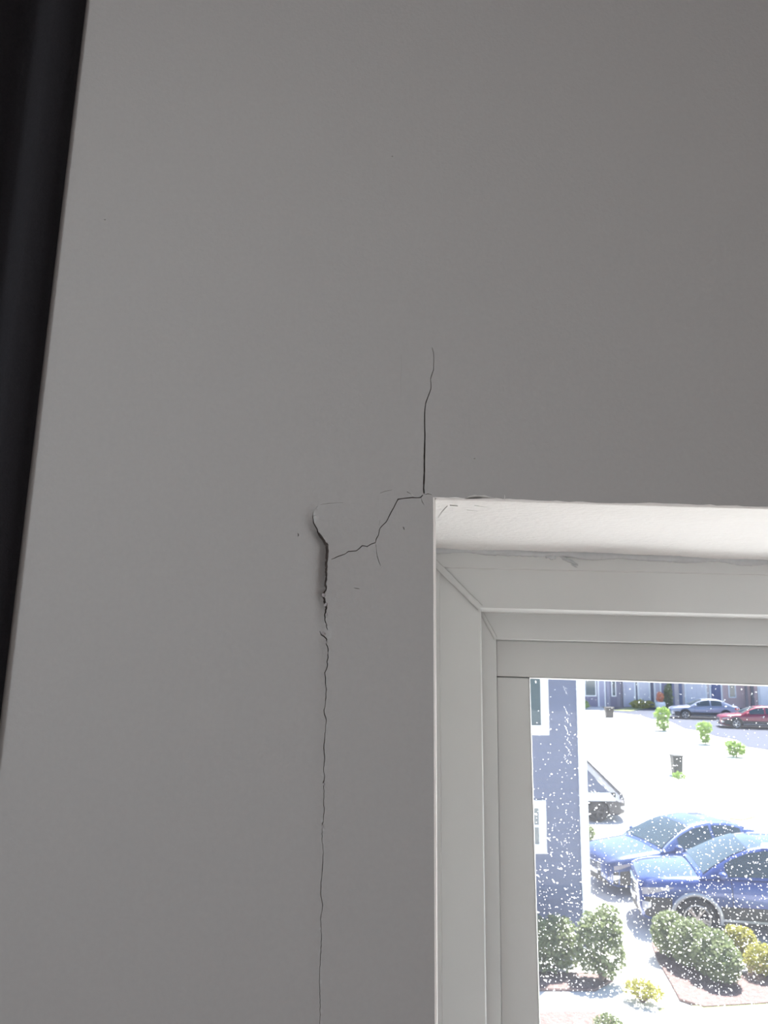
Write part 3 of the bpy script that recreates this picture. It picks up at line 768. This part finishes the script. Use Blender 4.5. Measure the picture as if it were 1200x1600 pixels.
def make_car(name, label, spec, paint, loc, rz, rim_m=M_rim, two_tone=None, mirror_m=None):
    t = thing(name, label, 'car', loc, rz)
    B = spec['body']; HS = spec['house']
    def sec(x):
        return [lerp_tab(B, x, i) for i in (1, 2, 3)]
    def spt(x, s, off=0.0, side=1):
        """point on the body side: s = height fraction"""
        lo, hi, hw = sec(x)
        for a, b in zip(RINGF[2:-1], RINGF[3:]):
            if s <= b[1]:
                f = (s - a[1]) / max(1e-6, b[1] - a[1]); yf = a[0] + (b[0] - a[0]) * f; break
        else: yf = .4
        return Vector((x, side * (yf * hw + off), lo + (hi - lo) * s))
    # body shell
    bm = bmesh.new(); rings = []
    xs = sorted(set([b[0] for b in B] + [B[0][0] - k * .16 for k in range(1, 29)]), reverse=True)
    xs = [x for i, x in enumerate(xs) if i == 0 or xs[i-1] - x > .02]
    for x in xs:
        lo, hi, hw = sec(x); r = []
        half = [(yf * hw, lo + (hi - lo) * zf) for yf, zf in RINGF]
        for y, z in half: r.append(bm.verts.new((x, y, z)))
        for y, z in half[-2:0:-1]: r.append(bm.verts.new((x, -y, z)))
        rings.append(r)
    n_ = len(rings[0])
    for a, b in zip(rings[:-1], rings[1:]):
        for k in range(n_): bm.faces.new((a[k], a[(k+1) % n_], b[(k+1) % n_], b[k]))
    bm.faces.new(rings[0]); bm.faces.new(rings[-1][::-1])
    bmesh.ops.recalc_face_normals(bm, faces=bm.faces)
    me = bpy.data.meshes.new('body'); bm.to_mesh(me); bm.free()
    body = link('body', me, paint, t, True)
    # wheel wells are cut out of the shell
    bm = bmesh.new(); wr = spec['wheel']
    for ax in (spec['fa'], spec['ra']):
        for sd in (-1, 1):
            q = Matrix.Translation((ax, sd * .86, wr)) @ Matrix.Rotation(math.pi / 2, 4, 'X')
            bmesh.ops.create_cone(bm, cap_ends=True, segments=28, radius1=wr * 1.13, radius2=wr * 1.13, depth=.5, matrix=q)
    cme = bpy.data.meshes.new('well_cutter'); bm.to_mesh(cme); bm.free(); cme.materials.append(M_plastic_and_shade)
    me.materials.append(M_plastic_and_shade)
    co = bpy.data.objects.new('well_cutter', cme); COL.objects.link(co); co.parent = t
    md = body.modifiers.new('wells', 'BOOLEAN'); md.object = co; md.operation = 'DIFFERENCE'; md.solver = 'EXACT'
    md.material_mode = 'TRANSFER'
    bpy.context.view_layer.update()
    dg = bpy.context.evaluated_depsgraph_get()
    nm = bpy.data.meshes.new_from_object(body.evaluated_get(dg)); body.modifiers.clear(); body.data = nm; nm.name = 'body'
    bpy.data.objects.remove(co)
    # cabin
    def hz(x): return lerp_tab(HS, x, 1)
    def cab(x, f, off=0.0, side=1):
        zt = hz(x); zb_ = sec(x)[1] - .03; hb = spec['belt'] * min(1, sec(x)[2] / .88); ht = hb - max(0, zt - zb_) * spec['tilt']
        return Vector((x, side * (hb + (ht - hb) * f + off), zb_ + (zt - .035 - zb_) * f))
    bm = bmesh.new(); rings = []
    xs2 = sorted(set([h[0] for h in HS] + [HS[0][0] - .14 * k for k in range(1, 24) if HS[0][0] - .14 * k > HS[-1][0]]), reverse=True)
    for x in xs2:
        p = cab(x, 1); r = [cab(x, 0), cab(x, .5), p]
        top = [Vector((x, p.y - .06, hz(x) - .012)), Vector((x, p.y * .6, hz(x) + .008)), Vector((x, 0, hz(x) + .014))]
        half = r + top
        rg = [bm.verts.new(v) for v in half] + [bm.verts.new(Vector((v.x, -v.y, v.z))) for v in half[-2::-1]]
        rings.append(rg)
    for a, b in zip(rings[:-1], rings[1:]):
        for k in range(len(a) - 1): bm.faces.new((a[k], a[k+1], b[k+1], b[k]))
    obj('cabin', bm, paint, t, True)
    # windscreen and rear screen
    def screen(nm_, xa, xb):
        g = []
        for i in range(7):
            x = xa + (xb - xa) * i / 6; hw = cab(x, 1).y - .05
            if i == 0: hw = cab(x, .5).y - .04
            g.append([Vector((x, hw * q, hz(x) + .014 - .02 * abs(q) ** 3 + .006)) + Vector((.006 if xa > 0 else -.006, 0, 0)) for q in (-1, -.7, -.35, 0, .35, .7, 1)])
        return grid_mesh(nm_, g, M_cglass, t)
    screen('windscreen', *spec['ws'])
    screen('rear_screen', HS[-3][0] - .02, HS[-1][0] + .05)
    for sd in (1, -1):
        for (xa, xb) in spec['sidewin']:
            g = []
            for i in range(9):
                x = xa + (xb - xa) * i / 8
                g.append([cab(x, f, .007, sd) for f in (.10, .4, .7, .93)])
            grid_mesh('side_window', g, M_cglass, t)
        # body side details
        def patch(nm_, xa, xb, s0, s1, off, m, nx=10, ns=3, taper=0.0):
            g = [[spt(xa + (xb - xa) * i / nx, s1 - (s1 - s0) * (1 - taper * i / nx) * (1 - k / ns), off, sd) for k in range(ns + 1)] for i in range(nx + 1)]
            return grid_mesh(nm_, g, m, t)
        patch('rocker_panel', spec['fa'] - wr * 1.16, spec['ra'] + wr * 1.16, .0, .13, .012, M_plastic_and_shade)
        patch('sill_trim', spec['fa'] - wr * 1.2, spec['ra'] + wr * 1.2, .14, .19, .016, M_sill)
        for xd in ((.78, .0), (-.38, .0), (-1.22, .0)):
            patch('door_seam', xd[0], xd[0] - .012, .2, .93, .003, M_dark, 1, 12)
        for xh in (-.12, -1.0):
            q = spt(xh, .80, .012, sd); bm = bmesh.new(); box(bm, q.x - .1, q.x + .1, q.y - .012, q.y + .012, q.z - .013, q.z + .013); bevel(bm, .006); obj('door_handle', bm, M_chrome, t)
        q = cab(spec['ws'][0] - .32, .14, .0, sd); bm = bmesh.new(); bmesh.ops.create_icosphere(bm, subdivisions=2, radius=1)
        for v in bm.verts: v.co = Vector((v.co.x * .09, v.co.y * .11, v.co.z * .075)) + q + Vector((0, sd * .12, .05))
        obj('mirror', bm, mirror_m or paint, t, True)
        # lamps wrap round the corners of the nose and tail
        xn = B[0][0]
        patch('headlamp', xn - .05, xn - .62, .62, .80, .008, M_lamp, 8, 3, .9)
        patch('bumper_shade', xn - .02, spec['fa'] + wr * 1.2, .0, .58, .004, M_plastic_and_shade, 8, 6)  # dark overlay painting the shade on the lower bumper
        patch('door_shade', spec['fa'] - wr * 1.2, spec['ra'] + wr * 1.2, .1, .44, .006, M_plastic_and_shade, 10, 5)  # dark overlay painting the shaded lower half of the doors
        patch('fog_surround', xn - .045, xn - .2, .2, .46, .012, M_sill, 5, 3, .6)
        patch('tail_lamp', B[-1][0] + .04, B[-1][0] + .36, .62, .84, .006, M_redlens, 6, 3)
        # arch lips
        for ax in (spec['fa'], spec['ra']):
            vs_, fs_ = [], []
            for k in range(25):
                a = math.pi * (-.06 + 1.12 * k / 24)
                for rr_, of in ((1.12, .012), (1.16, .024), (1.28, .020), (1.31, .004)):
                    x = ax + math.cos(a) * wr * rr_; z = wr + math.sin(a) * wr * rr_
                    lo, hi, hw = sec(x); s = max(0.01, min(.98, (z - lo) / (hi - lo)))
                    p = spt(x, s, of, sd); p.z = max(z, .2); vs_.append(p)
            for k in range(24):
                for c in range(3): fs_.append((k*4+c, k*4+c+1, (k+1)*4+c+1, (k+1)*4+c))
            mesh('wheel_arch', vs_, fs_, two_tone or M_plastic_and_shade, t, True)
        if spec['rails']:
            bm = bmesh.new(); pv = [cab(x, 1) for x in (.1, -.4, -.9, -1.4, -1.7)]
            for a, b in zip(pv[:-1], pv[1:]):
                a = Vector((a.x, sd * (a.y - .03), a.z + .075)); b = Vector((b.x, sd * (b.y - .03), b.z + .075)); d = b - a
                q = d.to_track_quat('Z', 'Y').to_matrix().to_4x4(); q.translation = a + d / 2
                bmesh.ops.create_cone(bm, cap_ends=True, segments=8, radius1=.018, radius2=.018, depth=d.length * 1.03, matrix=q)
            for p in (pv[0], pv[2], pv[4]):
                box(bm, p.x - .03, p.x + .03, sd * (p.y - .03) - .012, sd * (p.y - .03) + .012, p.z, p.z + .07)
            obj('roof_rail', bm, M_chrome, t)
    # nose: grille with a bright surround, bumper intake, plate
    xn = B[0][0]
    def nose(nm_, hw, z0, z1, th, m, bow=.06, frame=None):
        bm = bmesh.new(); N = 10; a = []
        for i in range(N + 1):
            q = -1 + 2 * i / N; y = q * hw; x = xn + .012 - bow * q * q
            a.append([(x, y, z0), (x + th, y, z0), (x + th, y * .98, z1), (x, y * .98, z1)])
        vv = [[bm.verts.new(p) for p in r] for r in a]
        for r, s in zip(vv[:-1], vv[1:]):
            for k in range(4): bm.faces.new((r[k], r[(k+1) % 4], s[(k+1) % 4], s[k]))
        bm.faces.new(vv[0]); bm.faces.new(vv[-1][::-1])
        return obj(nm_, bm, m, t)
    lo, hi, hw = B[0][1:]
    h = hi - lo
    nose('grille', .50, lo + h * .38, hi - .03, .015, M_plastic_and_shade)
    nose('grille_surround', .53, hi - .04, hi - .015, .03, M_chrome); nose('grille_surround', .45, lo + h * .34, lo + h * .40, .03, M_chrome)
    for k in range(3): nose('grille_bar', .49, lo + h * (.48 + .12 * k), lo + h * (.51 + .12 * k), .024, M_chrome)
    nose('bumper_intake', .57, lo - .12, lo + h * .34, .012, M_plastic_and_shade)
    nose('number_plate', .24, lo + h * .06, lo + h * .3, .03, M_trim, .0)
    # wheels
    for ax in (spec['fa'], spec['ra']):
        for sd in (1, -1):
            prof = [(.5, -.09), (.66, -.105), (.9, -.11), (.985, -.09), (1, -.05), (1, .05), (.985, .09), (.9, .11), (.70, .105), (.66, .09)]
            N = 28; vs_, fs_ = [], []
            for i in range(N):
                a = 2 * math.pi * i / N
                for rr_, y in prof: vs_.append(Vector((math.cos(a) * rr_ * wr, y, math.sin(a) * rr_ * wr)))
            c = len(prof)
            for i in range(N):
                for k in range(c - 1): fs_.append((i*c+k, i*c+k+1, ((i+1) % N)*c+k+1, ((i+1) % N)*c+k))
            wh = mesh('wheel', vs_, fs_, M_tire, t, True); wh.location = (ax, sd * (spec['body'][5][3] - .115), wr)
            if sd < 0: wh.rotation_euler = (0, 0, math.pi)
            bm = bmesh.new()
            for (r1, r2, y) in ((.66, .62, .075),):
                q = Matrix.Translation((0, y, 0)) @ Matrix.Rotation(-math.pi / 2, 4, 'X')
                pr = [(.68, .02), (.70, .10), (.66, .108), (.62, .10), (.60, .03)]
                vv = []
                for i in range(N):
                    a = 2 * math.pi * i / N
                    vv.append([bm.verts.new((math.cos(a) * k_ * wr, yy, math.sin(a) * k_ * wr)) for k_, yy in pr])
                for i in range(N):
                    for k in range(4): bm.faces.new((vv[i][k], vv[i][k+1], vv[(i+1) % N][k+1], vv[(i+1) % N][k]))
            obj('rim', bm, rim_m, wh, True)
            bm = bmesh.new(); q = Matrix.Translation((0, .0, 0)) @ Matrix.Rotation(math.pi / 2, 4, 'X')
            bmesh.ops.create_cone(bm, cap_ends=True, segments=24, radius1=wr * .64, radius2=wr * .64, depth=.02, matrix=q); obj('brake_disc', bm, M_dark, wh)
            bm = bmesh.new(); q = Matrix.Translation((0, .075, 0)) @ Matrix.Rotation(math.pi / 2, 4, 'X')
            bmesh.ops.create_cone(bm, cap_ends=True, segments=16, radius1=wr * .13, radius2=wr * .15, depth=.05, matrix=q); obj('hub', bm, rim_m, wh)
            for k in range(5):
                bm = bmesh.new()
                for dv in (-.13, .13):
                    R_ = Matrix.Rotation(2 * math.pi * k / 5 + .35, 4, 'Y') @ Matrix.Rotation(dv, 4, 'Y')
                    box(bm, wr * .1, wr * .64, .05, .09, -wr * .035, wr * .035, R_)
                obj('spoke', bm, rim_m, wh)
    return t
M_blue = mat('paint_blue', (.03, .065, .25), .28, .35, coat=1.0)
M_blue2 = mat('paint_blue_grey', (.05, .09, .25), .3, .35, coat=1.0)
M_silver = mat('paint_pale_blue', (.26, .30, .42), .3, .2, coat=1.0)
M_red = mat('paint_crimson', (.26, .008, .04), .3, .2, coat=1.0)
M_black = mat('paint_dark_grey', (.012, .012, .018), .35, .1, coat=.5)
def car_at(wheel_px, spec, rz, **kw):
    """place a car so that its near front wheel stands at the pixel"""
    g = gp(*wheel_px); hw = spec['body'][5][3] - .1
    off = Matrix.Rotation(rz, 3, 'Z') @ Vector((spec['fa'], hw, 0))
    return make_car(loc=(g.x - off.x, g.y - off.y, 0), rz=rz, spec=spec, **kw)
car_at((1090, 1466), SUV, math.pi + math.radians(-10), name='car', label='dark blue car with alloy wheels parked nearest the window', paint=M_blue, two_tone=M_sill)
car_at((1015, 1400), SEDAN, math.pi + math.radians(14), name='car', label='second blue car half hidden behind the nearest one', paint=M_blue2)
car_at((1071, 1124), SEDAN, math.pi + math.radians(-10), name='car', label='pale silver-blue car parked at the far street', paint=M_silver)
car_at((1151, 1139), SEDAN, math.pi + math.radians(-12), name='car', label='crimson red car parked at the far street', paint=M_red)
g = gp(978, 1282); make_car('car', 'dark grey car nose showing below the white porch roof', SEDAN, M_black, (g.x - 2.3, g.y + .7, 0), math.radians(-4), rim_m=M_plastic_and_shade)

# ------------------------------------------------------------------ row of townhouses across the street
TY = 66.0
def tx(px): return pt(px, 1085, TY).x
def townhouse(label, p0, p1, wall_col, items):
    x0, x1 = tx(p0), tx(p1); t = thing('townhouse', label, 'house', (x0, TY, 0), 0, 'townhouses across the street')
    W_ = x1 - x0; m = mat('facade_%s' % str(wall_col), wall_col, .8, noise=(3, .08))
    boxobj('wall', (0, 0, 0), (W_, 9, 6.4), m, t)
    bm = bmesh.new()
    prism(bm, [Vector((0, -.5, 6.4)), Vector((0, 9.5, 6.4)), Vector((0, 4.5, 8.8))], Vector((W_, 0, 0))); obj('roof', bm, mat('roof_shingle', (.12, .12, .13), .9), t)
    for it in items:
        k, a, b = it[0], tx(it[1]) - x0, tx(it[2]) - x0
        if k == 'garage':
            boxobj('garage_trim', (a - .12, -.06, .02), (b + .12, .02, 2.45), M_trim, t)
            g = boxobj('garage_door', (a, -.085, .02), (b, -.03, 2.3), mat('garage_%s' % str(it[3]), it[3], .6), t)
            for r in range(4):
                for c in range(4):
                    w_ = (b - a) / 4; o = boxobj('panel', (a + w_ * c + .06, -.105, .08 + .56 * r), (a + w_ * (c + 1) - .06, -.08, .56 * r + .54), g.data.materials[0], g)
        elif k == 'door':
            boxobj('door_trim', (a - .12, -.06, .02), (b + .12, .02, 2.35), M_trim, t)
            d = boxobj('door', (a, -.08, .05), (b, -.03, 2.2), mat('door_%s' % str(it[3]), it[3], .5), t)
            boxobj('door_panel', (a + .12, -.1, .25), (b - .12, -.07, 1.0), d.data.materials[0], d); boxobj('door_panel', (a + .12, -.1, 1.15), (b - .12, -.07, 2.0), d.data.materials[0], d)
        elif k == 'window':
            f = boxobj('window', (a - .1, -.06, .85), (b + .1, .02, 2.3), M_trim, t)
            boxobj('pane', (a, -.075, .95), (b, -.05, 2.2), M_pane, f)
        elif k == 'post':
            boxobj('porch_post', (a, -.5, 0), (b, -.5 + (b - a), 2.6), mat('post_%s' % str(it[3]), it[3], .7), t)
        elif k == 'pilaster':
            boxobj('pilaster', (a, -.04, 0), (b, .02, 6.4), mat('post_%s' % str(it[3]), it[3], .7), t)
    for q in (.25, .7):
        f = boxobj('window', (W_ * q - .6, -.06, 3.6), (W_ * q + .6, .02, 5.2), M_trim, t); boxobj('pane', (W_ * q - .5, -.075, 3.7), (W_ * q + .5, -.05, 5.1), M_pane, f)
    return t
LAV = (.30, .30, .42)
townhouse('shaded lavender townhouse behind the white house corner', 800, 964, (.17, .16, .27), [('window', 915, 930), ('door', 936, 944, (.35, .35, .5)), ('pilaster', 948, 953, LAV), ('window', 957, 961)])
townhouse('lavender townhouse with pale garage door and dark posts', 964, 1054, (.24, .23, .34), [('garage', 974, 991, (.6, .6, .72)), ('post', 968, 971, (.08, .08, .14)), ('pilaster', 993, 996, (.1, .1, .16)), ('garage', 998, 1014, (.66, .66, .75)), ('pilaster', 1016, 1021, (.12, .12, .18)), ('door', 1024, 1031, (.5, .5, .6)), ('pilaster', 1046, 1050, (.05, .1, .08))])
townhouse('cream townhouse with blue door behind the silver car', 1054, 1130, (.62, .55, .55), [('pilaster', 1061, 1066, (.16, .18, .3)), ('garage', 1072, 1102, (.72, .72, .8)), ('door', 1111, 1126, (.07, .10, .26))])
townhouse('pink-beige townhouse with white garage behind the red car', 1130, 1290, (.58, .42, .42), [('window', 1140, 1148), ('post', 1161, 1164, (.25, .22, .24)), ('post', 1170, 1174, (.16, .15, .17)), ('garage', 1186, 1226, (.85, .85, .9)), ('door', 1240, 1252, (.1, .12, .2)), ('window', 1262, 1278)])
shrub('house_shrub', 'dark green shrub between the lavender and cream townhouses', Vector((tx(1044) * 64.8 / 66, 64.8, .03)), [((0, 0, .9), (.36, .36, 1.1), 0)], 500, .25, M_leafd, z=0)
shrub('house_shrub', 'brownish low shrub at the foot of the lavender garage', Vector((tx(1003) * 64.6 / 66, 64.6, .03)), [((0, 0, .3), (1.0, .5, .4), 0)], 400, .25, M_leafy, z=0)
# potted plant on the far pavement
b = Vector((tx(1031) * 63.9 / 66, 63.9, 0)); t = thing('potted_plant', 'round white pot with orange plant beside the far garage', 'plant', (b.x, b.y, .03))
vs_, fs_ = [], []
prof = [(0, 0), (.22, 0), (.36, .15), (.42, .35), (.38, .55), (.34, .6), (.30, .56), (0, .54)]
for i in range(16):
    for r_, z_ in prof: vs_.append((r_ * math.cos(i * math.pi / 8), r_ * math.sin(i * math.pi / 8), z_))
for i in range(16):
    for k in range(len(prof) - 1): fs_.append((i * 8 + k, ((i + 1) % 16) * 8 + k, ((i + 1) % 16) * 8 + k + 1, i * 8 + k + 1))
mesh('pot', vs_, fs_, M_trim, t, True)
foliage(t, [(Vector((0, 0, .95)), Vector((.28, .28, .42)), 0)], 200, .2, mat('orange_blossom', (.72, .27, .14), .7))
